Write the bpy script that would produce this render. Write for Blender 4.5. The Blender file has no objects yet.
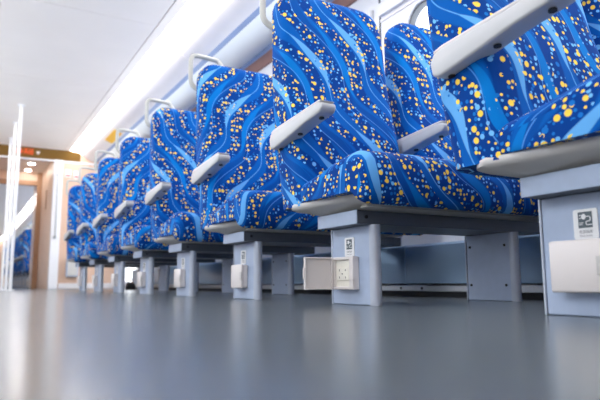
import bpy, bmesh, math, random
from math import sin, cos, pi, radians
from mathutils import Vector, Matrix

# ------------------------------------------------------------------ camera, world, light, exposure
SC = bpy.context.scene
COL = SC.collection
PITCH, YAW, ROLL = radians(8.02), radians(29.6), radians(-0.34)
FPX = 586.1
cam_d = bpy.data.cameras.new('camera')
cam = bpy.data.objects.new('camera', cam_d)
COL.objects.link(cam)
fw = Vector((sin(YAW) * cos(PITCH), cos(YAW) * cos(PITCH), sin(PITCH)))
rt = Vector((cos(YAW), -sin(YAW), 0))
up = rt.cross(fw)
cx = rt * cos(ROLL) + up * sin(ROLL)
cy = -rt * sin(ROLL) + up * cos(ROLL)
m = Matrix((cx, cy, -fw)).transposed().to_4x4()
m.translation = Vector((0, 0, 0.074))
cam.matrix_world = m
cam_d.sensor_width = 36
cam_d.lens = FPX / 600 * 36
cam_d.clip_start = 0.01
cam_d.dof.use_dof = True
cam_d.dof.focus_distance = 1.75
cam_d.dof.aperture_fstop = 3.8
SC.camera = cam

world = bpy.data.worlds.new('daylight')
SC.world = world
world.use_nodes = True
wn = world.node_tree.nodes
wn['Background'].inputs[0].default_value = (0.88, 0.94, 1.0, 1)
wn['Background'].inputs[1].default_value = 5.0

STRIP_POWER = 11.0
SC.view_settings.view_transform = 'Standard'
SC.view_settings.look = 'None'
SC.view_settings.gamma = 1
SC.view_settings.use_curve_mapping = False
SC.view_settings.exposure = 0.0

# ------------------------------------------------------------------ materials
def rgb(r, g, b):
    def f(c):
        c /= 255
        return c / 12.92 if c <= 0.04045 else ((c + 0.055) / 1.055) ** 2.4
    return (f(r), f(g), f(b), 1)

def mat(name, col, rough=0.5, metal=0.0, spec=0.5, var=0.0, vscale=20, bump=0.0, bscale=200, coat=0.0):
    ma = bpy.data.materials.new(name)
    ma.use_nodes = True
    nt = ma.node_tree
    b = nt.nodes['Principled BSDF']
    b.inputs['Base Color'].default_value = col
    b.inputs['Roughness'].default_value = rough
    b.inputs['Metallic'].default_value = metal
    b.inputs['Specular IOR Level'].default_value = spec
    b.inputs['Coat Weight'].default_value = coat
    tc = nt.nodes.new('ShaderNodeTexCoord')
    if var:
        n = nt.nodes.new('ShaderNodeTexNoise')
        n.inputs['Scale'].default_value = vscale
        n.inputs['Detail'].default_value = 4
        nt.links.new(tc.outputs['Object'], n.inputs['Vector'])
        mx = nt.nodes.new('ShaderNodeMixRGB')
        mx.blend_type = 'MULTIPLY'
        mx.inputs[0].default_value = 1
        mx.inputs[1].default_value = col
        rp = nt.nodes.new('ShaderNodeMapRange')
        rp.inputs['From Min'].default_value = 0.3
        rp.inputs['From Max'].default_value = 0.7
        rp.inputs['To Min'].default_value = 1 - var
        rp.inputs['To Max'].default_value = 1
        nt.links.new(n.outputs['Fac'], rp.inputs['Value'])
        nt.links.new(rp.outputs[0], mx.inputs[2])
        nt.links.new(mx.outputs[0], b.inputs['Base Color'])
    if bump:
        n2 = nt.nodes.new('ShaderNodeTexNoise')
        n2.inputs['Scale'].default_value = bscale
        n2.inputs['Detail'].default_value = 3
        nt.links.new(tc.outputs['Object'], n2.inputs['Vector'])
        bp = nt.nodes.new('ShaderNodeBump')
        bp.inputs['Strength'].default_value = bump
        bp.inputs['Distance'].default_value = 0.002
        nt.links.new(n2.outputs['Fac'], bp.inputs['Height'])
        nt.links.new(bp.outputs[0], b.inputs['Normal'])
    return ma

def emit(name, col, power):
    ma = bpy.data.materials.new(name)
    ma.use_nodes = True
    nt = ma.node_tree
    b = nt.nodes['Principled BSDF']
    b.inputs['Base Color'].default_value = (0.8, 0.8, 0.8, 1) if power > 3 else (0.02, 0.02, 0.02, 1)
    b.inputs['Emission Color'].default_value = col
    b.inputs['Emission Strength'].default_value = power
    return ma

def glass(name, tint=(1, 1, 1, 1)):
    ma = bpy.data.materials.new(name)
    ma.use_nodes = True
    nt = ma.node_tree
    nt.nodes.remove(nt.nodes['Principled BSDF'])
    out = nt.nodes['Material Output']
    tr = nt.nodes.new('ShaderNodeBsdfTransparent')
    tr.inputs[0].default_value = tint
    gl = nt.nodes.new('ShaderNodeBsdfGlossy')
    gl.inputs['Roughness'].default_value = 0.02
    lw = nt.nodes.new('ShaderNodeLayerWeight')      # same on both faces of the pane
    fr = nt.nodes.new('ShaderNodeMapRange')
    nt.links.new(lw.outputs['Facing'], fr.inputs['Value'])
    fr.inputs['From Min'].default_value = 0.6
    fr.inputs['To Min'].default_value = 0.04
    fr.inputs['To Max'].default_value = 0.5
    mx = nt.nodes.new('ShaderNodeMixShader')
    nt.links.new(fr.outputs[0], mx.inputs[0])
    nt.links.new(tr.outputs[0], mx.inputs[1])
    nt.links.new(gl.outputs[0], mx.inputs[2])
    nt.links.new(mx.outputs[0], out.inputs[0])
    return ma

def fabric():
    """blue moquette: diagonal waving ribbons, navy fields sprinkled with round yellow and pale blue spots"""
    ma = bpy.data.materials.new('wave_moquette')
    ma.use_nodes = True
    nt = ma.node_tree
    N, L = nt.nodes, nt.links
    bs = N['Principled BSDF']

    def M(op, *a):
        n = N.new('ShaderNodeMath')
        n.operation = op
        for i, x in enumerate(a):
            if isinstance(x, (int, float)):
                n.inputs[i].default_value = x
            else:
                L.new(x, n.inputs[i])
        return n.outputs[0]

    def mix(f, a, b):
        n = N.new('ShaderNodeMixRGB')
        for i, x in ((0, f), (1, a), (2, b)):
            if isinstance(x, tuple):
                n.inputs[i].default_value = x
            elif isinstance(x, (int, float)):
                n.inputs[i].default_value = x
            else:
                L.new(x, n.inputs[i])
        return n.outputs[0]

    def clamp(x):
        n = N.new('ShaderNodeClamp')
        L.new(x, n.inputs[0])
        return n.outputs[0]
    uvn = N.new('ShaderNodeUVMap')
    uvn.uv_map = 'UVMap'
    sp = N.new('ShaderNodeSeparateXYZ')
    L.new(uvn.outputs[0], sp.inputs[0])
    u, v = sp.outputs[0], sp.outputs[1]
    an = radians(58)
    al = M('SUBTRACT', M('MULTIPLY', u, cos(an)), M('MULTIPLY', v, sin(an)))
    ac = M('ADD', M('MULTIPLY', u, sin(an)), M('MULTIPLY', v, cos(an)))

    def sn(period, ph, amp):
        return M('MULTIPLY', M('SINE', M('ADD', M('MULTIPLY', al, 2 * pi / period), ph)), amp)
    P = 0.215
    q = M('DIVIDE', M('ADD', M('ADD', ac, sn(0.40, 0.3, 0.024)), sn(0.19, 1.3, 0.004)), P)
    fr = M('FRACT', q)
    
    def band(center, half, soft=0.012):
        d = M('ABSOLUTE', M('SUBTRACT', fr, center))
        return clamp(M('ADD', M('DIVIDE', M('SUBTRACT', half, d), soft), 0.5))

    navyz = M('MAXIMUM', band(M('ADD', sn(0.36, 2.0, 0.05), 0.33), M('ADD', sn(0.47, 0.6, 0.04), 0.165), 0.04),
              band(M('ADD', sn(0.38, 4.0, 0.03), 0.84), M('ADD', sn(0.41, 1.9, 0.04), 0.13), 0.04))
    royal, navy = rgb(0, 90, 174), rgb(0, 60, 138)
    deep = rgb(0, 76, 156)
    col = mix(band(M('ADD', sn(0.3, 1.0, 0.05), 0.55), 0.10, 0.02), royal, deep)
    col = mix(navyz, col, navy)
    lw = M('MAXIMUM', M('ADD', sn(0.43, 2.6, 0.06), 0.028), 0.007)
    col = mix(band(M('ADD', sn(0.40, 2.4, 0.03), 0.10), lw), col, rgb(98, 168, 228))
    mw = M('MAXIMUM', M('ADD', sn(0.5, 0.2, 0.05), 0.03), 0.0)
    col = mix(band(M('ADD', sn(0.42, 5.2, 0.03), 0.64), mw), col, rgb(0, 116, 198))
    col = mix(band(M('ADD', sn(0.39, 3.6, 0.04), 0.52), 0.006), col, rgb(84, 150, 225))
    # spots
    cl = N.new('ShaderNodeTexNoise')
    cl.noise_dimensions = '2D'
    cl.inputs['Scale'].default_value = 14
    L.new(uvn.outputs[0], cl.inputs['Vector'])

    def dots(scale, rmin, rvar, gate, zone_soft, colours, stretch):
        vo = N.new('ShaderNodeTexVoronoi')
        vo.voronoi_dimensions = '2D'
        vo.feature = 'F1'
        vo.inputs['Scale'].default_value = scale
        vo.inputs['Randomness'].default_value = 0.7
        L.new(uvn.outputs[0], vo.inputs['Vector'])
        s3 = N.new('ShaderNodeSeparateXYZ')
        L.new(vo.outputs['Color'], s3.inputs[0])
        r1, r2, r3 = s3.outputs
        rad = M('ADD', M('MULTIPLY', r1, rvar), rmin)
        inside = clamp(M('ADD', M('DIVIDE', M('SUBTRACT', rad, vo.outputs['Distance']), 0.05), 0.5))
        keep = M('GREATER_THAN', M('ADD', r2, M('MULTIPLY', M('SUBTRACT', cl.outputs['Fac'], 0.5), 1.2)), gate)
        mask = M('MULTIPLY', M('MULTIPLY', inside, keep), M('GREATER_THAN', navyz, zone_soft))
        c = mix(M('GREATER_THAN', r3, colours[0]), rgb(248, 214, 84), rgb(112, 184, 238))
        c = mix(M('GREATER_THAN', r3, colours[1]), c, rgb(22, 112, 196))
        return mask, c
    mk, c = dots(64, 0.18, 0.15, 0.38, 0.5, (0.36, 0.68), 1)
    col = mix(mk, col, c)
    mk, c = dots(40, 0.19, 0.13, 0.54, 0.75, (0.62, 0.82), 1)
    col = mix(mk, col, c)
    L.new(col, bs.inputs['Base Color'])
    bs.inputs['Roughness'].default_value = 0.85
    bs.inputs['Specular IOR Level'].default_value = 0.12
    bs.inputs['Sheen Weight'].default_value = 0.04
    bs.inputs['Sheen Roughness'].default_value = 0.4
    nz = N.new('ShaderNodeTexNoise')
    nz.inputs['Scale'].default_value = 900
    L.new(uvn.outputs[0], nz.inputs['Vector'])
    bp = N.new('ShaderNodeBump')
    bp.inputs['Strength'].default_value = 0.25
    bp.inputs['Distance'].default_value = 0.001
    L.new(nz.outputs['Fac'], bp.inputs['Height'])
    L.new(bp.outputs[0], bs.inputs['Normal'])
    return ma

def floor_mat():
    ma = mat('vinyl_floor', rgb(118, 124, 128), 0.3, 0, 0.5)
    nt = ma.node_tree
    N, L = nt.nodes, nt.links
    b = N['Principled BSDF']
    tc = N.new('ShaderNodeTexCoord')
    n1 = N.new('ShaderNodeTexNoise'); n1.inputs['Scale'].default_value = 2.2; n1.inputs['Detail'].default_value = 6
    n2 = N.new('ShaderNodeTexNoise'); n2.inputs['Scale'].default_value = 420; n2.inputs['Detail'].default_value = 2
    L.new(tc.outputs['Object'], n1.inputs['Vector']); L.new(tc.outputs['Object'], n2.inputs['Vector'])
    r1 = N.new('ShaderNodeMapRange'); r1.inputs['To Min'].default_value = 0.94; r1.inputs['To Max'].default_value = 1.06
    L.new(n1.outputs['Fac'], r1.inputs['Value'])
    r2 = N.new('ShaderNodeMapRange'); r2.inputs['From Min'].default_value = .3; r2.inputs['From Max'].default_value = .7
    r2.inputs['To Min'].default_value = 0.85; r2.inputs['To Max'].default_value = 1.12
    L.new(n2.outputs['Fac'], r2.inputs['Value'])
    mu = N.new('ShaderNodeMath'); mu.operation = 'MULTIPLY'
    L.new(r1.outputs[0], mu.inputs[0]); L.new(r2.outputs[0], mu.inputs[1])
    mx = N.new('ShaderNodeMixRGB'); mx.blend_type = 'MULTIPLY'; mx.inputs[0].default_value = 1
    mx.inputs[1].default_value = rgb(90, 96, 100)
    L.new(mu.outputs[0], mx.inputs[2]); L.new(mx.outputs[0], b.inputs['Base Color'])
    rr = N.new('ShaderNodeMapRange'); rr.inputs['To Min'].default_value = 0.19; rr.inputs['To Max'].default_value = 0.23
    L.new(n1.outputs['Fac'], rr.inputs['Value']); L.new(rr.outputs[0], b.inputs['Roughness'])
    bp = N.new('ShaderNodeBump'); bp.inputs['Strength'].default_value = 0.06; bp.inputs['Distance'].default_value = 0.001
    L.new(n2.outputs['Fac'], bp.inputs['Height']); L.new(bp.outputs[0], b.inputs['Normal'])
    return ma

MF = fabric()
M_FLOOR = floor_mat()
M_PAINT = mat('grey_blue_paint', rgb(174, 189, 214), 0.38, 0.0, 0.5, 0.06, 30, 0.08, 500)
M_POST = mat('satin_aluminium', rgb(190, 198, 212), 0.30, 0.25, 0.5, 0.05, 40)
M_BEAM = mat('shaded_beam_grey', rgb(100, 106, 118), 0.36, 0.1, 0.5, 0.06, 25)  # frame paint darkened: the shade on the beam's front is in the colour
M_SHELL = mat('warm_grey_plastic', rgb(196, 193, 190), 0.42, 0, 0.5, 0.05, 20)
M_ARM = mat('light_grey_arm_plastic', rgb(188, 189, 192), 0.35, 0, 0.5, 0.04, 20, 0.03, 300)
M_ARMCAP = mat('pale_arm_cap_plastic', rgb(208, 206, 206), 0.4, 0, 0.5, 0.03, 20)
M_HANDLE = mat('ivory_handle_plastic', rgb(186, 186, 180), 0.35, 0, 0.5, 0.03, 20)
M_BOX = mat('ivory_box_plastic', rgb(222, 216, 214), 0.38, 0, 0.5, 0.03, 20)
M_SOCKET = mat('cream_socket_plastic', rgb(238, 234, 222), 0.35, 0, 0.5, 0.02, 20)
M_DARK = mat('dark_recess', rgb(40, 42, 46), 0.6, 0, 0.4, 0.1, 40)
M_LABEL = mat('label_white', rgb(240, 240, 240), 0.35, 0, 0.5, 0.02, 40)
M_LABELG = mat('label_grey_green', rgb(86, 98, 104), 0.4, 0, 0.5, 0.03, 40)
M_INK = mat('label_grey_ink', rgb(168, 166, 170), 0.5, 0, 0.4, 0.03, 40)
M_CEIL = mat('ceiling_white', rgb(242, 235, 230), 0.45, 0, 0.4, 0.03, 3)
M_WALL = mat('wall_white', rgb(232, 232, 236), 0.42, 0, 0.5, 0.03, 4)
M_FASCIA = mat('fascia_white', rgb(226, 222, 224), 0.40, 0, 0.5, 0.03, 5)
M_RACK = mat('pale_blue_panel', rgb(248, 252, 250), 0.35, 0, 0.5, 0.03, 3)
M_EDGE = mat('slate_trim_and_shade', rgb(130, 152, 192), 0.4, 0.2, 0.5, 0.05, 8)  # wall trim colour, also the painted shadow gap below the fascia
M_BROWN = mat('brown_trim', rgb(142, 104, 96), 0.5, 0, 0.4, 0.12, 12)
M_HEAT = mat('heater_steel', rgb(140, 166, 190), 0.34, 0.45, 0.5, 0.06, 6)
M_SILVER = mat('brushed_silver', rgb(190, 194, 198), 0.28, 0.7, 0.5, 0.05, 30)
M_BEIGE = mat('beige_laminate', rgb(212, 178, 156), 0.4, 0, 0.5, 0.04, 5)
M_WOOD = mat('peach_wood_laminate', rgb(238, 212, 192), 0.4, 0, 0.5, 0.12, 9)
M_FRAME = mat('brown_door_frame', rgb(186, 148, 120), 0.45, 0, 0.5, 0.1, 10)
M_BRASS = mat('bronze_sign_band', rgb(138, 102, 46), 0.4, 0.35, 0.5, 0.08, 6)
M_POLE = mat('white_pole_enamel', rgb(244, 244, 246), 0.3, 0, 0.5, 0.02, 20)
M_YELLOW = mat('yellow_sign', rgb(244, 186, 4), 0.4, 0, 0.5, 0.04, 30)
M_RED = mat('red_print', rgb(212, 60, 60), 0.5, 0, 0.4, 0.05, 30)
M_BLACK = mat('black_cloth', rgb(28, 28, 32), 0.7, 0, 0.3, 0.2, 30)
M_RUBBER = mat('window_seal', rgb(104, 108, 114), 0.6, 0, 0.4, 0.1, 20)
M_GLASS = glass('window_glass')
M_STRIP = emit('light_diffuser', (1.0, 0.965, 0.945, 1), STRIP_POWER)
M_LED = emit('led_red', (1.0, 0.13, 0.025, 1), 1.1)
M_HEART = emit('led_white', (1.0, 0.9, 0.9, 1), 0.85)
M_SPOT = emit('downlight_glow', (1.0, 0.92, 0.84, 1), 90.0)

# ------------------------------------------------------------------ mesh helpers
def newbm():
    return bmesh.new()

def box(bm, x0, x1, y0, y1, z0, z1, bev=0.0, seg=2):
    n = bmesh.new()
    bmesh.ops.create_cube(n, size=1)
    for v in n.verts:
        v.co = Vector(((x0 + x1) / 2 + v.co.x * (x1 - x0), (y0 + y1) / 2 + v.co.y * (y1 - y0), (z0 + z1) / 2 + v.co.z * (z1 - z0)))
    if bev:
        bmesh.ops.bevel(n, geom=n.edges[:], offset=bev, segments=seg, affect='EDGES', profile=0.5)
    join(bm, n)

def join(bm, n):
    me = bpy.data.meshes.new('tmp')
    n.to_mesh(me)
    n.free()
    bm.from_mesh(me)
    bpy.data.meshes.remove(me)

def tube(bm, pts, r, n=10, closed=False):
    pts = [Vector(p) for p in pts]
    rings = []
    prev = None
    for i, p in enumerate(pts):
        a = pts[max(0, i - 1)]
        b = pts[min(len(pts) - 1, i + 1)]
        t = (b - a).normalized()
        if prev is None:
            ref = Vector((0, 0, 1)) if abs(t.z) < 0.9 else Vector((1, 0, 0))
            nn = t.cross(ref).normalized()
        else:
            nn = (prev - t * prev.dot(t)).normalized()
        prev = nn
        bb = t.cross(nn)
        rr = r[i] if isinstance(r, (list, tuple)) else r
        rings.append([bm.verts.new(p + (nn * cos(2 * pi * k / n) + bb * sin(2 * pi * k / n)) * rr) for k in range(n)])
    for i in range(len(rings) - 1):
        for k in range(n):
            bm.faces.new((rings[i][k], rings[i][(k + 1) % n], rings[i + 1][(k + 1) % n], rings[i + 1][k]))
    bm.faces.new(rings[0][::-1])
    bm.faces.new(rings[-1])

def rounded_path(pts, rad, seg=5):
    pts = [Vector(p) for p in pts]
    out = [pts[0]]
    for i in range(1, len(pts) - 1):
        a = (pts[i - 1] - pts[i]); b = (pts[i + 1] - pts[i])
        r = min(rad, a.length * 0.49, b.length * 0.49)
        p0 = pts[i] + a.normalized() * r
        p1 = pts[i] + b.normalized() * r
        for k in range(seg + 1):
            t = k / seg
            out.append(p0 * (1 - t) ** 2 + pts[i] * 2 * t * (1 - t) + p1 * t * t)
    out.append(pts[-1])
    return out

def prism(bm, poly, axis, a0, a1, bev=0.0, seg=2):
    """poly in the two other axes (order: x->(y,z), y->(x,z), z->(x,y)) extruded along axis"""
    n = bmesh.new()
    def co(p, a):
        return {'x': (a, p[0], p[1]), 'y': (p[0], a, p[1]), 'z': (p[0], p[1], a)}[axis]
    lo = [n.verts.new(co(p, a0)) for p in poly]
    hi = [n.verts.new(co(p, a1)) for p in poly]
    k = len(poly)
    for i in range(k):
        n.faces.new((lo[i], lo[(i + 1) % k], hi[(i + 1) % k], hi[i]))
    n.faces.new(lo[::-1]); n.faces.new(hi)
    bmesh.ops.recalc_face_normals(n, faces=n.faces)
    if bev:
        bmesh.ops.bevel(n, geom=n.edges[:], offset=bev, segments=seg, affect='EDGES', profile=0.5)
    join(bm, n)

def disc(bm, c, axis, r, depth, n=14):
    ax = Vector(axis).normalized()
    tube(bm, [Vector(c), Vector(c) + ax * depth], r, n)

def rrect(x0, x1, y0, y1, r, seg=6):
    out = []
    for (cx_, cy_, a0) in ((x1 - r, y1 - r, 0), (x0 + r, y1 - r, 90), (x0 + r, y0 + r, 180), (x1 - r, y0 + r, 270)):
        for k in range(seg + 1):
            a = radians(a0 + 90 * k / seg)
            out.append((cx_ + r * cos(a), cy_ + r * sin(a)))
    return out

def finish(name, bm, material, parent=None, smooth=True, angle=35, loc=None):
    bmesh.ops.recalc_face_normals(bm, faces=bm.faces)
    me = bpy.data.meshes.new(name)
    bm.to_mesh(me)
    bm.free()
    me.materials.append(material)
    if smooth:
        me.shade_smooth()
        me.set_sharp_from_angle(angle=radians(angle))
    return link(name, me, parent, loc)

def link(name, me, parent=None, loc=None):
    o = bpy.data.objects.new(name, me)
    COL.objects.link(o)
    if parent:
        o.parent = parent
    if loc:
        o.location = loc
    return o

def thing(name, label, cat, loc=(0, 0, 0), group=None):
    o = bpy.data.objects.new(name, None)
    o.empty_display_size = 0.1
    COL.objects.link(o)
    o.location = loc
    o['label'] = label
    o['category'] = cat
    if group:
        o['group'] = group
    return o

def tag(o, label, cat, group=None):
    o['label'] = label
    o['category'] = cat
    if group:
        o['group'] = group
    return o

def structure(name, bm=None, material=None, smooth=True):
    if bm is None:
        o = bpy.data.objects.new(name, None)
        COL.objects.link(o)
    else:
        o = finish(name, bm, material, None, smooth)
    o['kind'] = 'structure'
    return o

def set_loc(o, origin):
    """move a mesh object's origin to a point without moving its shape"""
    if o.data is not None:
        o.data.transform(Matrix.Translation(-Vector(origin)))
    o.location = origin
    return o

# ------------------------------------------------------------------ the car body (X across, Y along the train, Z up)
TW, TL = 2.10, -0.80          # right and left wall
S0, SE = -2.6, 9.5            # back end, partition with the passage
SV, S2 = 11.3, 30.0           # far vestibule frame, end of the next car
CZ = 2.105

bm = newbm(); box(bm, TL - .1, TW + .1, S0 - .1, S2, -0.06, 0.0)
floor = structure('floor', bm, M_FLOOR, False)

# ceiling: carrier slab with separate panels, joints between them
def ceiling(name, a, b, step):
    bm = newbm(); box(bm, TL - .1, TW + .1, a, b, CZ + 0.03, CZ + 0.10)
    c = structure(name, bm, M_CEIL, False)
    y = a
    while y < b - 0.05:
        e = min(y + step, b)
        bm = newbm(); box(bm, 0.101, 1.199, y + 0.002, e - 0.002, CZ - 0.004, CZ + 0.03, 0.003, 1)
        finish('ceiling_panel', bm, M_CEIL, c, False)
        for xa, xb in ((1.206, 1.289), (0.094, 0.011)):
            bm = newbm(); prism(bm, [(xa, CZ - .003), (xb, CZ + .004), (xb, CZ + .03), (xa, CZ + .03)], 'y', y, e)
            finish('cove_panel', bm, M_CEIL, c, False)
        y = e
    return c
ceiling('ceiling', S0, SE, 1.75)

def light_line(name, x0, x1, a, b, label):
    t = thing(name, label, 'light', ((x0 + x1) / 2, a, CZ))
    n = max(1, round((b - a) / 1.75))
    for k in range(n):
        p, q = a + (b - a) * k / n, a + (b - a) * (k + 1) / n
        xm = (x0 + x1) / 2
        sg_ = 1 if xm > 0.65 else -1
        pr = [(-.091, .004), (-.050, -.003), (.0, -.011), (.050, -.020), (.091, -.029), (.091, .014), (-.091, .014)]
        bm = newbm(); prism(bm, [(sg_ * u_, w_) for u_, w_ in pr], 'y', p - a + 0.002, q - a - 0.002)
        finish('diffuser', bm, M_STRIP, t, True)
    bm = newbm(); box(bm, x0 - (x0 + x1) / 2, x1 - (x0 + x1) / 2, 0, b - a, 0.016, 0.028)
    finish('housing', bm, M_CEIL, t, False)
    return t
light_line('ceiling_light', 1.292, 1.474, S0, SE, 'long white light strip running above the blue benches')
light_line('ceiling_light', -0.174, 0.008, S0, SE, 'long white light strip on the far side of the ceiling, left of the aisle')

# luggage duct over the seats: fascia panels, slate strip painted as the gap's shadow, slate wall trim, pale blue underside
def duct(name, a, b, side=1, mid=0.65):
    def X(x):
        return x if side == 1 else 2 * mid - x
    root = structure(name)
    prof = [(1.477, 2.095), (1.490, 2.068), (1.520, 2.035), (1.565, 2.005), (1.612, 1.985), (1.660, 1.977)]
    y = a
    cuts = [S0, -0.5, 1.2, 2.95, 4.73, 7.02, 8.74, SE] if b == SE else [a + (b - a) * k / 8 for k in range(9)]
    for p, q in zip(cuts[:-1], cuts[1:]):
        bm = newbm()
        poly = [(X(x), z) for x, z in prof] + [(X(x + 0.012), z + 0.012) for x, z in reversed(prof)]
        prism(bm, poly, 'y', p + 0.003, q - 0.003)
        finish('fascia_panel', bm, M_FASCIA, root, True, 50)
        bm = newbm()
        prism(bm, [(X(1.723), 1.987), (X(2.085), 2.036), (X(2.085), 2.048), (X(1.723), 1.999)], 'y', p + 0.001, q - 0.001)
        finish('underside_panel', bm, M_RACK, root, False)
    bm = newbm(); prism(bm, [(X(1.661), 1.979), (X(1.722), 1.988), (X(1.722), 2.003), (X(1.661), 1.995)], 'y', a, b)
    finish('shadow_gap_strip', bm, M_EDGE, root, False)
    bm = newbm(); prism(bm, [(X(1.477), 2.096), (X(2.1), 2.096), (X(2.1), 2.135), (X(1.477), 2.135)], 'y', a, b)
    finish('duct_top', bm, M_FASCIA, root, False)
    bm = newbm(); box(bm, min(X(2.086), X(2.0999)), max(X(2.086), X(2.0999)), a, b, 1.992, 2.034)
    finish('wall_trim', bm, M_EDGE, root, False)
    bm = newbm(); box(bm, min(X(2.082), X(2.0999)), max(X(2.082), X(2.0999)), a, b, 1.882, 1.990, 0.004)
    finish('curtain_rail', bm, M_BROWN, root, False)
    return root
duct('trim_1', S0, SE)
duct('trim_2', S0, SE, -1)

# walls with windows that have rounded corners
def holed_panel(bm, xin, xout, y0, y1, z0, z1, wy0, wy1, wz0, wz1, r):
    inner = rrect(wy0, wy1, wz0, wz1, r, 7)
    outer = []
    for i, (a, b) in enumerate(inner):
        c = i // 8
        outer.append([(y1, z1), (y0, z1), (y0, z0), (y1, z0)][c])
    # corner points collapse onto the four outer corners
    k = len(inner)
    fi = [bm.verts.new((xin, a, b)) for a, b in inner]
    fo = [bm.verts.new((xout, a, b)) for a, b in inner]
    oc = {}
    def O(p, x):
        if (p, x) not in oc:
            oc[(p, x)] = bm.verts.new((x, p[0], p[1]))
        return oc[(p, x)]
    for i in range(k):
        j = (i + 1) % k
        bm.faces.new((fi[i], fi[j], fo[j], fo[i]))
        for ring, x in ((fi, xin), (fo, xout)):
            a, b = O(outer[i], x), O(outer[j], x)
            if a is b:
                bm.faces.new((ring[i], ring[j], a))
            else:
                bm.faces.new((ring[i], ring[j], b, a))

WINS = [(-0.80, 0.55), (1.05, 2.455), (2.95, 4.36), (4.85, 6.26), (6.72, 7.95)]
WZ0, WZ1 = 0.80, 1.615
def side_wall(name, x, sgn, a, b, wins, nstart, door=None):
    """sgn +1: wall lies beyond +x"""
    bm = newbm()
    xo = x + sgn * 0.07
    lo, hi = min(x, xo), max(x, xo)
    top = 2.2
    segs = [(a, b)] if not door else [(a, door[0]), (door[1], b)]
    for p, q in segs:
        box(bm, lo, hi, p, q, -0.05, 0.72)
        box(bm, lo, hi, p, q, 1.70, top)
    y = a
    for (p, q) in wins:
        m0, m1 = p - 0.20, q + 0.20
        if m0 > y:
            box(bm, lo, hi, y, m0, 0.72, 1.70)
        holed_panel(bm, x, xo, m0, m1, 0.72, 1.70, p, q, WZ0, WZ1, 0.12)
        y = m1
    if door:
        box(bm, lo, hi, y, door[0], 0.72, 1.70)
        box(bm, lo, hi, door[0], door[1], 1.95, top)
        y = door[1]
    if y < b:
        box(bm, lo, hi, y, b, 0.72, 1.70)
    w = structure(name, bm, M_WALL, False)
    for i, (p, q) in enumerate(wins):
        wd = structure('window_%d' % (nstart + i))
        bm = newbm()
        n0 = rrect(p + 0.001, q - 0.001, WZ0 + 0.001, WZ1 - 0.001, 0.12, 7)
        n1 = rrect(p + 0.013, q - 0.013, WZ0 + 0.013, WZ1 - 0.013, 0.11, 7)
        k = len(n0)
        xs = (x + sgn * 0.012, x + sgn * 0.05)
        R = [[bm.verts.new((xx, c[0], c[1])) for c in ring] for xx in xs for ring in (n0, n1)]
        for i2 in range(k):
            j = (i2 + 1) % k
            for A, B in ((R[0], R[1]), (R[1], R[3]), (R[3], R[2]), (R[2], R[0])):
                bm.faces.new((A[i2], A[j], B[j], B[i2]))
        finish('window_seal', bm, M_RUBBER, wd, True)
        bm = newbm()
        prism(bm, rrect(p + 0.010, q - 0.010, WZ0 + 0.010, WZ1 - 0.010, 0.11, 7), 'x', x + sgn * 0.034, x + sgn * 0.04)
        finish('pane', bm, M_GLASS, wd, False)
        # blind cassette with grooves above the opening and raised side jambs
        bm = newbm(); box(bm, min(x - sgn * 0.024, x), max(x - sgn * 0.024, x), p - 0.19, q + 0.230, 1.665, 1.745, 0.004)
        finish('blind_cassette', bm, M_WALL, wd, False)
        bm = newbm(); box(bm, min(x - sgn * 0.006, x), max(x - sgn * 0.006, x), p - 0.19, q + 0.235, 1.632, 1.652, 0.003)
        finish('blind_rail', bm, M_FASCIA, wd, False)
        for yy in (q + 0.240,):
            bm = newbm(); box(bm, min(x - sgn * 0.004, x), max(x - sgn * 0.004, x), yy - 0.007, yy + 0.007, 0.30, 1.88)
            finish('panel_joint', bm, M_RUBBER, wd, False)
    return w
DOOR = (8.36, 9.20)
side_wall('wall_right', TW, 1, S0, SE, WINS, 1, DOOR)
side_wall('wall_left', TL, -1, S0, SE, WINS, 11, None)
# glazed outer door in the right wall beyond the last benches
dr = structure('door_1')
bm = newbm()
holed_panel(bm, TW + 0.012, TW + 0.055, DOOR[0] + .004, DOOR[1] - .004, 0.012, 1.946, DOOR[0] + .09, DOOR[1] - .09, 0.10, 1.80, 0.07)
finish('door_leaf', bm, M_WALL, dr, False)
bm = newbm(); prism(bm, rrect(DOOR[0] + .088, DOOR[1] - .088, 0.098, 1.802, 0.07), 'x', TW + 0.030, TW + 0.036)
finish('pane', bm, M_GLASS, dr, False)
bm = newbm(); tube(bm, rounded_path([(TW + .02, DOOR[0] + .05, .95), (TW - .03, DOOR[0] + .05, .95), (TW - .03, DOOR[0] + .05, 1.2), (TW + .02, DOOR[0] + .05, 1.2)], .02), 0.010)
finish('door_handle', bm, M_SILVER, dr)

bm = newbm(); box(bm, TL - .1, TW + .1, S0 - .1, S0, -.05, 2.2)
structure('wall_back', bm, M_FRAME, False)

# heater duct along the foot of the right wall: cover panels over a silver strip
ht = thing('wall_heater', 'long grey steel heater casing along the foot of the wall behind the bench legs', 'heater', (2.06, 0, 0))
def hx(x): return x - 2.06
cuts = [-2.5, -1.2, 0.7, 2.436, 4.37, 6.2, 8.3]
for p, q in zip(cuts[:-1], cuts[1:]):
    bm = newbm()
    prism(bm, [(hx(2.02), 0.064), (hx(2.02), 0.254), (hx(2.034), 0.266), (hx(2.0985), 0.270), (hx(2.0985), 0.064)], 'y', p + 0.0015, q - 0.0015, 0.003, 1)
    finish('cover_panel', bm, M_HEAT, ht, True)
bm = newbm(); box(bm, hx(2.026), hx(2.0985), -2.5, 8.3, 0.026, 0.056, 0.003)
finish('base_strip', bm, M_SILVER, ht, False)
bm = newbm(); box(bm, hx(2.045), hx(2.0985), -2.5, 8.3, 0.001, 0.027)
finish('plinth', bm, M_DARK, ht, False)
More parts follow.
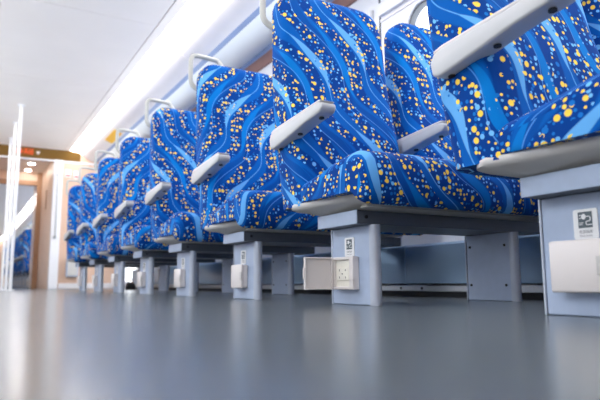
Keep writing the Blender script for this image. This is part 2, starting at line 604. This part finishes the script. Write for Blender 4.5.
for p, q in zip(cuts[:-1], cuts[1:]):
    for d in (-0.12, 0.045):
        bm = newbm(); disc(bm, (hx(2.027), q + d, 0.042), (-1, 0, 0), 0.007, 0.004, 10)
        finish('screw', bm, M_DARK, ht)

# ------------------------------------------------------------------ far partition, vestibule and next car
PX0, PX1 = 0.22, 1.08         # passage
wf = structure('wall_far')
bm = newbm()
box(bm, TL, PX0 - 0.14, SE, SE + 0.08, 0, 2.2)
box(bm, PX1 + 0.13, TW + .05, SE, SE + 0.08, 0, 2.2)
box(bm, TL, TW + .05, SE + 0.004, SE + 0.08, 1.93, 2.2)
finish('partition_panel', bm, M_BEIGE, wf, False)
for x0, x1 in ((PX0 - 0.14, PX0), (PX1, PX1 + 0.13)):
    bm = newbm(); box(bm, x0, x1, SE - 0.02, SE + 0.10, 0, 1.96, 0.008)
    finish('door_post', bm, M_WALL, wf, False)
bm = newbm(); box(bm, TL, TW, SE - 0.012, SE + 0.004, 1.925, 1.953, 0.004)
finish('header_rail', bm, M_WALL, wf, False)
bm = newbm()
box(bm, PX1 + 0.14, TW - .005, SE - 0.022, SE, 0.004, 0.085, 0.005)
box(bm, TL + .005, PX0 - 0.15, SE - 0.022, SE, 0.004, 0.085, 0.005)
structure('baseboard_far', bm, M_FASCIA, False)
# destination board: bronze band with red glowing characters and a pale heart
sg = thing('led_sign', 'bronze header band with glowing red characters above the far passage', 'sign', (0.65, SE, 1.95))
bm = newbm(); prism(bm, [(-0.005, 0.002), (-0.075, 0.150), (-0.075, 0.154), (-0.002, 0.154)], 'x', -0.9, 0.80, 0.0)
finish('band', bm, M_BRASS, sg, False)
def on_band(x, z):      # band's sloping face
    t = (z - 0.002) / 0.148
    return Vector((x, -0.005 - 0.070 * t - 0.004, z))
GL = ["10001 11111 10001 11111 10101", "00100 11111 10101 11111 00100", "11111 00100 11111 10101 10101", "10111 11010 10111 11010 10111"]
for g, gl in enumerate(GL):
    bm = newbm()
    for r_, row in enumerate(gl.split()):
        for c_, ch in enumerate(row):
            if ch == '1':
                p = on_band(-0.145 + g * 0.072 + c_ * 0.0125, 0.118 - r_ * 0.0155)
                box(bm, p.x - .0055, p.x + .0055, p.y - .004, p.y + .004, p.z - .0065, p.z + .0065)
    finish('character', bm, M_LED, sg, False)
hp = []
for k in range(24):
    a = 2 * pi * k / 24
    hp.append((0.192 + 0.0016 * 16 * sin(a) ** 3, 0.084 + 0.0019 * (13 * cos(a) - 5 * cos(2 * a) - 2 * cos(3 * a) - cos(4 * a))))
bm = newbm()
f0 = [bm.verts.new(on_band(x, z)) for x, z in hp]
f1 = [bm.verts.new(on_band(x, z) + Vector((0, 0.004, 0))) for x, z in hp]
for k in range(24):
    bm.faces.new((f0[k], f0[(k + 1) % 24], f1[(k + 1) % 24], f1[k]))
bm.faces.new(f0); bm.faces.new(f1)
finish('heart', bm, M_HEART, sg, False)
# notices on the beige panel
for k, (x, z) in enumerate(((1.285, 1.76), (1.41, 1.75))):
    t = thing('notice', ('left' if k == 0 else 'right') + ' one of two small white notices with red print on the beige end wall', 'sign', (x, SE, z), 'notices on the end wall')
    bm = newbm(); box(bm, -.045, .045, -0.008, 0, -.06, .06, .003); finish('plate', bm, M_LABEL, t, False)
    bm = newbm(); box(bm, -.036, .036, -0.0105, -0.0085, -.045, -.02); finish('red_print', bm, M_RED, t, False)
    bm = newbm()
    for i in range(3):
        box(bm, -.03, .03 - i * .008, -0.0105, -0.0085, .035 - i * .017, .041 - i * .017)
    finish('text_lines', bm, M_INK, t, False)
t = thing('wall_box', 'white box fixed low on the beige end wall behind the last bench', 'box', (1.40, SE, 0.18))
bm = newbm(); box(bm, -.085, .085, -.09, 0, 0, .25, .01); finish('body', bm, M_PAINT, t, False)
bm = newbm(); box(bm, -.07, .07, -.096, -.0905, .015, .235, .003); finish('lid', bm, M_SHELL, t, False)
t = thing('grab_bar', 'upright silver grab bar on the white door post of the far passage', 'handle', (PX1 + .055, SE - .02, 0.75))
bm = newbm(); tube(bm, rounded_path([(0, 0, 0.02), (0, -.06, 0.02), (0, -.06, 0.98), (0, 0, 0.98)], .03), .013)
finish('bar', bm, M_SILVER, t)
for z in (0.02, 0.98):
    bm = newbm(); disc(bm, (0, 0, z), (0, -1, 0), .026, .008); finish('flange', bm, M_SILVER, t)

# vestibule beyond the passage
wv = structure('wall_vestibule')
for x0, x1 in ((PX1 + .02, PX1 + .08), (PX0 - .08, PX0 - .02)):
    for k in range(2):
        y0 = SE + .10 + k * 0.85
        bm = newbm(); box(bm, x0, x1, y0 + .003, y0 + .845, 0, 2.2, .004, 1)
        finish('side_panel', bm, M_WOOD, wv, False)
bm = newbm(); box(bm, PX1 + .006, PX1 + .019, SE + .95, SE + .975, 1.30, 1.62, .004); finish('grip', bm, M_FRAME, wv, False)
bm = newbm(); box(bm, PX0 - .1, PX1 + .1, SE + .08, SV, 2.05, 2.2)
cv = structure('ceiling_vestibule', bm, M_CEIL, False)
for k, (x, y) in enumerate(((0.844, 10.47), (0.842, 11.08))):
    t = thing('downlight', 'round warm downlight in the vestibule ceiling, the ' + ('nearer' if k == 0 else 'farther') + ' of two', 'light', (x, y, 2.05), 'vestibule downlights')
    bm = newbm(); disc(bm, (0, 0, -.006), (0, 0, -1), .048, .004, 20); finish('lens', bm, M_SPOT, t)
    bm = newbm(); disc(bm, (0, 0, 0), (0, 0, -1), .062, .006, 20); finish('rim', bm, M_SILVER, t)
wd2 = structure('door_2')
bm = newbm(); box(bm, 1.02, PX1 + .10, SV, SV + .09, 0, 2.2, .006); finish('door_post', bm, M_FRAME, wd2, False)
bm = newbm(); box(bm, PX0 - .10, 0.28, SV, SV + .09, 0, 2.2, .006); finish('door_post', bm, M_FRAME, wd2, False)
bm = newbm(); box(bm, 0.28, 1.02, SV, SV + .09, 1.815, 1.90, .006); finish('lintel', bm, M_FRAME, wd2, False)
bm = newbm(); box(bm, 0.28, 1.02, SV + .01, SV + .09, 1.901, 2.2); finish('overdoor_panel', bm, M_WOOD, wd2, False)
bm = newbm(); box(bm, 0.985, 1.019, SV + .10, SV + .13, 0.0, 1.9, .005); finish('door_leaf_edge', bm, M_FASCIA, wd2, False)
# next car
bm = newbm()
box(bm, PX1 + .1, TW + .05, SV + .02, SV + .09, 0, 2.2); box(bm, TL, PX0 - .1, SV + .02, SV + .09, 0, 2.2)
structure('wall_passage', bm, M_WALL, False)
ceiling('ceiling_next_car', SV + .1, S2, 1.9)
light_line('ceiling_light', 1.292, 1.474, SV + .1, S2, 'light strip of the next car seen through the far passage')
duct('trim_3', SV + .1, S2)
side_wall('wall_right_next_car', TW, 1, SV + .1, S2, [(11.9 + 1.9 * k, 13.3 + 1.9 * k) for k in range(9)], 21)
bm = newbm(); box(bm, TL - .06, TL, SV + .1, S2, -.05, 2.2); structure('wall_left_next_car', bm, M_WALL, False)
bm = newbm(); box(bm, TL, TW, S2, S2 + .08, -.05, 2.2); structure('wall_end_next_car', bm, M_BEIGE, False)

# ------------------------------------------------------------------ benches
PITCH_S = 0.87
ROW_S = 1.516                 # beam's near face of the second bench

def add_uv(bm, uvs, name='UVMap'):
    lay = bm.loops.layers.uv.new(name)
    for f in bm.faces:
        for l in f.loops:
            l[lay].uv = uvs[l.vert]

def uv_tf(u, v, var):
    flip, du, dv, sc = var
    return (sc * (u * (-1 if flip else 1)) + du, sc * v + dv)

def loft(rings, uvr, var, cap=True):
    bm = newbm()
    V = [[bm.verts.new(p) for p in r] for r in rings]
    n = len(rings[0])
    lay = bm.loops.layers.uv.new('UVMap')
    def face(idx):
        f = bm.faces.new([V[i][k % n] for i, k in idx])
        for l, (i, k) in zip(f.loops, idx):
            # k may equal n: the seam keeps a continuous u
            l[lay].uv = uv_tf(*uvr[i][k], var)
        return f
    for i in range(len(V) - 1):
        for k in range(n):
            face([(i, k), (i, k + 1), (i + 1, k + 1), (i + 1, k)])
    if cap:
        face([(0, k) for k in range(n)][::-1])
        face([(len(V) - 1, k) for k in range(n)])
    return bm

def backrest_bm(x0, x1, var, rnd):
    """local: X across from the bench's aisle edge, Y from the beam's near face (toward +Y = rearward), Z up"""
    zs = [0.335, 0.36, 0.42, 0.50, 0.58, 0.66, 0.75, 0.85, 0.95, 1.03, 1.09, 1.13, 1.16, 1.18, 1.195, 1.205, 1.211, 1.213]
    rings, uvr = [], []
    n = 44
    for z in zs:
        front = 1.778 + 0.213 * (z - 0.725) - ROW_S
        front += -0.016 * math.exp(-((z - 0.60) / 0.10) ** 2) - 0.012 * math.exp(-((z - 1.06) / 0.10) ** 2)
        rear = 1.90 + 0.10 * (z - 0.36) + 0.03 * sin(min(1, max(0, (z - 0.36) / 0.7)) * pi) - ROW_S
        if z > 1.03:
            rear -= 0.25 * (z - 1.03) ** 1.0 * 0.25
        w = (x1 - x0)
        xc = (x0 + x1) / 2
        R = 0.115
        top = 1.213
        inset = 0
        if z > top - R:
            q = (z - (top - R)) / R
            inset = R * (1 - math.sqrt(max(0, 1 - q ** 2.4)))
            inset = min(inset, R * 0.97)
        wz = w - 2 * inset
        wz *= 1 - 0.02 * max(0, (0.62 - z) / 0.3)
        d = rear - front
        yc = (rear + front) / 2
        if z > top - 0.045:
            q = (z - (top - 0.045)) / 0.045
            d *= math.sqrt(max(0.03, 1 - q ** 2.2))
        ring, uu = [], []
        acc = 0
        prev = None
        for k in range(n + 1):
            a = 2 * pi * k / n - pi / 2        # start at front centre
            ca, sa = cos(a), sin(a)
            ex = 0.36
            px = xc + wz / 2 * math.copysign(abs(ca) ** 0.30, ca)
            py = yc + d / 2 * math.copysign(abs(sa) ** 0.45, sa)
            # bolsters: front slightly hollow between the edges
            if sa < 0:
                tt = (px - xc) / (wz / 2)
                py += 0.012 * (1 - tt * tt) * min(1, max(0, (1.16 - z) / 0.1))
            if prev is not None:
                acc += math.hypot(px - prev[0], py - prev[1])
            prev = (px, py)
            uu.append((acc, z))
            if k < n:
                ring.append((px, py, z))
        half = uu[n // 2][0]
        tot = uu[n][0]
        # u = signed distance from the front centre
        uu = [(c if i <= n // 2 else c - tot, zz) for i, (c, zz) in enumerate(uu)]
        uu[n] = (0.0, z) if False else (0.0, z)
        rings.append(ring)
        # the seam lies at the rear centre: roll lists so index 0 is the rear
        uvr.append(uu)
    h = n // 2
    rings2 = [r[h:] + r[:h] for r in rings]
    uv2 = []
    for uu in uvr:
        left = uu[h + 1:n]          # rear -> front, negative
        right = uu[0:h + 1]         # front -> rear, positive
        lead = (-uu[h][0], uu[h][1])
        uv2.append([lead] + left + right)
    return loft(rings2, uv2, var)

def cushion_bm(x0, x1, var, rnd):
    prof = [(1.775, .345), (1.80, .355), (1.806, .385), (1.78, .408), (1.72, .420), (1.62, .437), (1.54, .456), (1.465, .468), (1.418, .469), (1.386, .457), (1.368, .433),
            (1.359, .395), (1.356, .36), (1.360, .328), (1.371, .309), (1.388, .303), (1.404, .312), (1.42, .345)]
    prof = [(a - ROW_S, b) for a, b in prof]
    arc = [0]
    for i in range(1, len(prof) + 1):
        p, q = prof[i - 1], prof[i % len(prof)]
        arc.append(arc[-1] + math.hypot(p[0] - q[0], p[1] - q[1]))
    e = 0.034
    xs = []
    for k in range(8):
        a = pi / 2 * k / 7
        xs.append((x0 + e * (1 - cos(a)), sin(a)))
    m_ = 16
    for k in range(1, m_):
        xs.append((x0 + e + (x1 - x0 - 2 * e) * k / m_, 1.0))
    for k in range(7, -1, -1):
        a = pi / 2 * k / 7
        xs.append((x1 - e * (1 - cos(a)), sin(a)))
    def cl(v):
        return min(1, max(0, v))
    rings, uvr = [], []
    for i, (x, f) in enumerate(xs):
        ring = []
        g = 1 - f
        for (y, z) in prof:
            s_ = y + ROW_S
            yy = y + 0.026 * g * cl((1.465 - s_) / .08) - 0.02 * g * cl((s_ - 1.74) / .05)
            zz = z - 0.032 * g * cl((z - .36) / .06)
            if z < .34:
                zz += 0.022 * g
            crown = 0.007 * sin(pi * ((x - x0) / (x1 - x0) * 2 % 1)) if z > .42 else 0
            ring.append((x, yy, zz + crown * f))
        rings.append(ring)
        ux = x if f >= 1 else (x - g * 0.03 if x < (x0 + x1) / 2 else x + g * 0.03)
        uvr.append([(ux, -a) for a in arc])
    bm = loft(rings, uvr, var, cap=False)
    # end caps keep the pattern running over the side
    bm.verts.ensure_lookup_table()
    lay = bm.loops.layers.uv.active
    n = len(prof)
    for base, ux in ((0, -0.04), ((len(xs) - 1) * n, x1 + 0.04)):
        vs = [bm.verts[base + k] for k in range(n)]
        f = bm.faces.new(vs)
        for l in f.loops:
            l[lay].uv = uv_tf(l.vert.co.y * 0.9 + ux, l.vert.co.z + 0.4, var)
    return bm

def seat_shell_bm():
    """plastic tub under the cushion"""
    bm = newbm()
    def ring(x0, x1, y0, y1, z, r, dz=0.0):
        return [bm.verts.new((a, b - ROW_S, z + dz * ((b - y0) / (y1 - y0)))) for a, b in rrect(x0, x1, y0, y1, r, 5)]
    R = [ring(0.020, 0.980, 1.420, 1.800, .358, .05, -.010), ring(-0.014, 1.008, 1.416, 1.826, .354, .055, -.008), ring(-0.018, 1.012, 1.414, 1.828, .350, .055, -.010), ring(-0.018, 1.012, 1.414, 1.828, .336, .055, -.010),
         ring(-0.004, 1.0, 1.418, 1.816, .326, .05, -.006), ring(0.030, 0.970, 1.424, 1.795, .316, .05, .0), ring(0.062, 0.938, 1.44, 1.765, .3045, .05, .0), ring(0.10, 0.90, 1.47, 1.72, .3025, .04, 0)]
    for rg in R[:6]:            # the lip draws in towards the front
        for v in rg:
            k_ = min(1, max(0, (1.66 - (v.co.y + ROW_S)) / 0.22))
            v.co.x += (0.5 - v.co.x) * 0.11 * k_
            v.co.y += 0.02 * k_
    n = len(R[0])
    for A, B in zip(R[:-1], R[1:]):
        for k in range(n):
            bm.faces.new((A[k], A[(k + 1) % n], B[(k + 1) % n], B[k]))
    bm.faces.new(R[0]); bm.faces.new(R[-1][::-1])
    return bm

def armrest_parts(x0, x1):
    y_r, y_f = 1.900 - ROW_S, 1.530 - ROW_S
    prof = [(y_r, 0.595), (y_r - 0.012, 0.618), (y_r - 0.04, .6245), (y_f + 0.03, 0.6475), (y_f + 0.008, 0.646), (y_f, .638), (y_f, .624), (y_f + .012, .613),
            (y_f + .12, .598), (y_r - .09, .567), (y_r - .03, .556), (y_r - .008, .563)]
    body = newbm(); prism(body, prof, 'x', x0, x1, 0.007, 3)
    cap = newbm()
    cp = [(y_r - .012, .6185), (y_f + .012, .6475), (y_f + .006, .651), (y_f + .02, .6545), (y_r - .04, .631), (y_r - .014, .6245)]
    prism(cap, cp, 'x', x0 + .002, x1 - .002, 0.002, 2)
    scr = []
    for f in (0.12, 0.50, 0.88):
        yy = y_r + (y_f - y_r) * f
        zz = {0.12: .559, 0.50: .5835, 0.88: .6055}[f]
        b = newbm(); disc(b, ((x0 + x1) / 2, yy, zz), (0, -0.1, -1), .009, .004, 12)
        scr.append(b)
    br = newbm()
    return body, cap, scr

CACHE = {}
def cached(key, name, build, material, parent, smooth=True, angle=35):
    if key not in CACHE:
        o = finish(name, build(), material, parent, smooth, angle)
        CACHE[key] = o.data
        return o
    return link(name, CACHE[key], parent)

def B(*a):
    def f():
        bm = newbm()
        box(bm, *a)
        return bm
    return f

def leg(root, key, xf, sticker):
    """floor leg: flat panel facing the aisle and a round post at its near edge; local coordinates"""
    def panel():
        bm = newbm(); box(bm, xf, xf + .036, 0.002, .226, 0.0005, .2575, .003, 1); return bm
    lg = cached(key + 'panel', 'leg', panel, M_PAINT, root, False)
    def post():
        bm = newbm(); tube(bm, [(xf + .0185, .004, 0.0005), (xf + .0185, .004, .2575)], .0195, 22); return bm
    cached(key + 'post', 'post', post, M_POST, lg)
    def edge():
        bm = newbm(); box(bm, xf - .002, xf + .038, .2265, .2325, .0005, .2575, .001, 1); return bm
    cached(key + 'edge', 'edge_strip', edge, M_POST, lg, False)
    if not sticker:
        for y in (.03, .205):
            for z in (.06, .21):
                def sc(y=y, z=z):
                    bm = newbm(); disc(bm, (xf - .0002, y, z), (-1, 0, 0), .005, .003, 10); return bm
                cached(key + 'screw%g%g' % (y, z), 'screw', sc, M_DARK, lg)
    return lg

def text_bm(body, size, place):
    cu = bpy.data.curves.new('txt', 'FONT')
    cu.body = body
    cu.size = size
    cu.align_x = 'CENTER'
    cu.extrude = 0.0002
    o = bpy.data.objects.new('txt', cu)
    COL.objects.link(o)
    dg = bpy.context.evaluated_depsgraph_get()
    me = bpy.data.meshes.new_from_object(o.evaluated_get(dg))
    bpy.data.objects.remove(o)
    bm = newbm()
    bm.from_mesh(me)
    bpy.data.meshes.remove(me)
    for v in bm.verts:
        v.co = place(v.co)
    return bm

def outlet(root, is_open):
    xf = 0.1195
    y0, y1, z0, z1 = .066, .188, .050, .158
    if not is_open:
        bx = cached('obody', 'outlet_box', B(xf - .022, xf, y0 + .003, y1 - .003, z0 + .002, z1 - .002, .004), M_BOX, root, False)
        cached('olid', 'lid', B(xf - .034, xf - .0225, y0, y1, z0, z1, .005), M_BOX, bx, True, 60)
        cached('ocatch', 'catch', B(xf - .037, xf - .0335, y0 - .0025, y0 + .012, z0 + .035, z1 - .035, .0012), M_SHELL, bx, False)
        return bx
    def fr():
        bm = newbm()
        for a in ((y0, y0 + .022, z0, z1), (y1 - .012, y1, z0, z1), (y0 + .022, y1 - .012, z0, z0 + .010), (y0 + .022, y1 - .012, z1 - .010, z1)):
            box(bm, xf - .026, xf, *a, .002, 1)
        return bm
    bx = cached('oframe', 'outlet_box', fr, M_BOX, root, False)
    cached('osock', 'socket_plate', B(xf - .018, xf - .001, y0 + .022, y1 - .012, z0 + .010, z1 - .010), M_SOCKET, bx, False)
    cached('osock2', 'socket_insert', B(xf - .021, xf - .0182, y0 + .030, y1 - .020, z0 + .030, z1 - .034, .001, 1), M_SOCKET, bx, False)
    yc, zc = (y0 + y1) / 2 + .005, z0 + .052
    for dy, dz, a in ((.019, .012, 0), (.019, -.012, 0), (-.017, .012, 30), (-.017, -.012, -30), (.002, 0, 90)):
        def slot(dy=dy, dz=dz, a=a):
            bm = newbm(); box(bm, xf - .0216, xf - .0209, -.0014, .0014, -.0034, .0034)
            for v in bm.verts:
                y, z = v.co.y, v.co.z
                c, s = cos(radians(a)), sin(radians(a))
                v.co.y = yc + dy + y * c - z * s
                v.co.z = zc + dz + y * s + z * c
            return bm
        cached('slot%g%g' % (dy, dz), 'socket_slot', slot, M_DARK, bx, False)
    # the lid stands open, hinged at the far edge and reaching into the aisle
    def lid():
        bm = newbm()
        L_ = .110
        box(bm, xf - .030 - L_, xf - .030, y1 - .004, y1 + .000, z0, z1, .0018, 1)
        for a in ((xf - .030 - L_, xf - .030, z0, z0 + .005), (xf - .030 - L_, xf - .030, z1 - .005, z1)):
            box(bm, a[0], a[1], y1 - .012, y1 - .0035, a[2], a[3], .0015, 1)
        box(bm, xf - .030 - L_, xf - .025 - L_, y1 - .012, y1 - .0035, z0 + .005, z1 - .005, .0015, 1)
        box(bm, xf - .036, xf - .030, y1 - .012, y1 - .0035, z0 + .005, z1 - .005, .0015, 1)
        return bm
    cached('openlid', 'lid', lid, M_BOX, bx, False)
    cached('opencatch', 'catch', B(xf - .1445, xf - .140, y1 - .011, y1 - .002, z0 + .035, z1 - .035, .0015), M_BOX, bx, False)
    cached('hinge', 'hinge', B(xf - .031, xf - .024, y1 - .006, y1 + .001, z0 + .008, z1 - .008, .002), M_SHELL, bx, False)
    return bx

def power_label(root):
    xf = 0.1198
    y0, y1, z0, z1 = .090, .146, .160, .223
    def plate():
        bm = newbm(); prism(bm, rrect(y0, y1, z0, z1, .005, 4), 'x', xf - .0022, xf - .0002); return bm
    pl = cached('lplate', 'power_label', plate, M_LABEL, root, False)
    cached('lsq', 'pictogram_field', B(xf - .0028, xf - .0021, y0 + .012, y1 - .012, z0 + .0235, z1 - .006), M_LABELG, pl, False)
    ym = (y0 + y1) / 2
    def pict():
        bm = newbm()
        # seen from the aisle the far side (+y) is on the left
        X0, X1 = xf - .0034, xf - .0027
        zc = z0 + .047
        prism(bm, [(ym + .005 * cos(radians(a)) + .003, zc + .006 * sin(radians(a))) for a in range(0, 360, 30)], 'x', X0, X1)
        box(bm, X0, X1, ym + .0075, ym + .013, zc + .002, zc + .0038)
        box(bm, X0, X1, ym + .0075, ym + .013, zc - .0038, zc - .002)
        cable = rounded_path([(xf - .003, ym - .001, zc), (xf - .003, ym - .012, zc), (xf - .003, ym - .012, zc - .010), (xf - .003, ym - .002, zc - .010),
                              (xf - .003, ym - .002, zc - .0175), (xf - .003, ym - .0155, zc - .0175)], .005, 5)
        tube(bm, cable, .0011, 6)
        box(bm, X0, X1, ym + .004, ym + .0145, zc - .0135, zc - .0122)
        box(bm, X0, X1, ym + .006, ym + .0145, zc - .017, zc - .0157)
        return bm
    cached('lpict', 'plug_pictogram', pict, M_LABEL, pl, False)
    def txt():
        bm = text_bm('\u7535\u6e90\u63d2\u5ea7', .0080, lambda c: Vector((xf - .0026 - c.z, ym - c.x, z0 + .0125 + c.y)))
        b2 = text_bm('Power Socket', .0052, lambda c: Vector((xf - .0026 - c.z, ym - c.x, z0 + .0055 + c.y)))
        join(bm, b2)
        return bm
    cached('ltext', 'lettering', txt, M_INK, pl, False)
    return pl

def bench(row, label, var, is_open=False, group='double benches along the right side', y=None):
    rnd = random.Random(row)
    y0 = ROW_S + (row - 2) * PITCH_S if y is None else y
    # name
    r = thing('train_bench', label, 'seat', (1.0, y0, 0), group)
    # frame
    def beam():
        bm = newbm(); box(bm, .070, .955, 0, .234, .2585, .3015, .0015, 1); return bm
    bmn = cached('beam', 'beam', beam, M_BEAM, r, False)
    cached('cap', 'end_cap', B(.0655, .0698, -.001, .235, .2575, .3022, .0012, 1), M_PAINT, bmn, False)
    cached('cap2', 'end_cap', B(.9552, .9600, -.001, .235, .2575, .3022, .0012, 1), M_PAINT, bmn, False)
    def hole():
        bm = newbm(); disc(bm, (.104, -.0002, .281), (0, -1, 0), .006, .003, 10); return bm
    cached('beamscrew', 'screw', hole, M_DARK, bmn)
    leg(r, 'lega', .120, True)
    leg(r, 'legb', .765, False)
    outlet(r, is_open)
    power_label(r)
    # seat
    cached('shell', 'seat_shell', seat_shell_bm, M_SHELL, r, True, 60)
    finish('seat_cushion', cushion_bm(-0.010, 1.004, var, rnd), MF, r, True, 70)
    v2 = (var[0], var[1] + .37, var[2] + .11, var[3])
    finish('backrest', backrest_bm(-0.020, 0.460, var, rnd), MF, r, True, 70)
    finish('backrest', backrest_bm(0.530, 0.998, v2, rnd), MF, r, True, 70)
    for k, (x0, x1) in enumerate(((-.052, .006), (.466, .524))):
        parts = CACHE.get('armrest%d' % k)
        if parts is None:
            body, cap, scr = armrest_parts(x0, x1)
            a = finish('armrest', body, M_ARM, r, True, 50)
            c = finish('arm_cap', cap, M_ARMCAP, a, True, 50)
            ss = [finish('screw', b, M_DARK, a) for b in scr]
            bb = newbm(); box(bb, x1 - .014, x1 + .004, 1.858 - ROW_S, 1.893 - ROW_S, .536, .575, .004)
            br = finish('bracket', bb, M_SHELL, a, False)
            CACHE['armrest%d' % k] = (a.data, c.data, [s.data for s in ss], br.data)
        else:
            a = link('armrest', parts[0], r)
            link('arm_cap', parts[1], a)
            for s in parts[2]:
                link('screw', s, a)
            link('bracket', parts[3], a)
    # grab handle over the aisle corner of the backrest
    def hnd():
        bm = newbm()
        yh = 2.005 - ROW_S
        pts = rounded_path([(.055, yh - .06, 1.065), (.012, yh - .012, 1.085), (-.028, yh, 1.118), (-.028, yh, 1.280), (.124, yh, 1.272), (.140, yh - .01, 1.245), (.144, yh - .06, 1.17)], .04, 6)
        tube(bm, pts, .0125, 12)
        return bm
    cached('handle', 'grab_handle', hnd, M_HANDLE, r)
    return r

bench(1, 'nearest blue double bench, cut by the right edge of the photo', (False, .31, .07, 1.0))
bench(2, 'blue double bench with the open power outlet lid on its leg', (False, .02, .13, 1.0), True)
bench(3, 'blue double bench right behind the one with the open outlet lid', (True, .20, .30, 1.0))
bench(4, 'fourth blue double bench from the camera, between third and fifth', (False, .47, .52, 1.0))
bench(5, 'fifth blue double bench counted from the camera along the aisle', (True, .66, .21, 1.0))
bench(6, 'third blue double bench from the far end wall', (True, .12, .72, 1.0))
bench(7, 'last but one blue double bench before the far end wall', (False, .81, .40, 1.0))
bench(8, 'farthest blue double bench of the car, next to the beige end wall', (False, .55, .93, 1.0))
WORDS = ['first', 'second', 'third', 'fourth', 'fifth', 'sixth', 'seventh', 'eighth']
for k in range(8):
    bench(20 + k, WORDS[k] + ' blue bench of the next car beyond the far passage', (k % 3 == 1, .25 + .21 * k, .33 + .17 * k, 1.0), False,
          'benches of the next car', 13.0 + PITCH_S * k)

# ------------------------------------------------------------------ poles, sign, bag
def pole(x, y, label):
    t = thing('grab_pole', label, 'pole', (x, y, 0), 'white grab poles in the aisle')
    bm = newbm(); tube(bm, [(0, 0, .001), (0, 0, CZ - .004)], .018, 16); finish('shaft', bm, M_POLE, t)
    bm = newbm(); disc(bm, (0, 0, 0.0005), (0, 0, 1), .045, .012, 20); finish('floor_flange', bm, M_POLE, t)
    bm = newbm(); disc(bm, (0, 0, CZ - .0045), (0, 0, -1), .040, .012, 20); finish('ceiling_flange', bm, M_POLE, t)
pole(.438, 7.19, 'nearest white grab pole, standing from floor to ceiling in the aisle')
pole(.438, 8.02, 'middle white grab pole of the three in the aisle')
pole(.438, 8.94, 'farthest white grab pole, close to the passage')

t = thing('warning_sign', 'small yellow square sign stuck on the white duct above the farther benches', 'sign', (1.588, 7.77, 1.988))
bm = newbm(); prism(bm, [(-.053, .025), (-.023, .009), (.024, -.010), (.046, -.018), (.045, -.015), (.0245, -.0065), (-.0215, .0125), (-.0515, .0285)], 'y', -.30, .30); finish('sign_plate', bm, M_YELLOW, t, False)

t = thing('bag', 'small black bag on the floor by the bright outer door', 'bag', (1.84, 7.62, 0))
bm = newbm()
rings = []
for z, w, d in ((.0, .055, .045), (.015, .062, .05), (.05, .062, .048), (.075, .05, .036), (.09, .035, .015)):
    rings.append([bm.verts.new((w * math.copysign(abs(cos(a)) ** .6, cos(a)), d * math.copysign(abs(sin(a)) ** .6, sin(a)), z)) for a in [2 * pi * k / 20 for k in range(20)]])
for A, Bq in zip(rings[:-1], rings[1:]):
    for k in range(20):
        bm.faces.new((A[k], A[(k + 1) % 20], Bq[(k + 1) % 20], Bq[k]))
bm.faces.new(rings[0]); bm.faces.new(rings[-1])
finish('pouch', bm, M_BLACK, t, True, 60)
bm = newbm(); tube(bm, rounded_path([(-.028, 0, .085), (-.024, 0, .12), (.024, 0, .12), (.028, 0, .085)], .025), .006, 8); finish('strap', bm, M_BLACK, t)
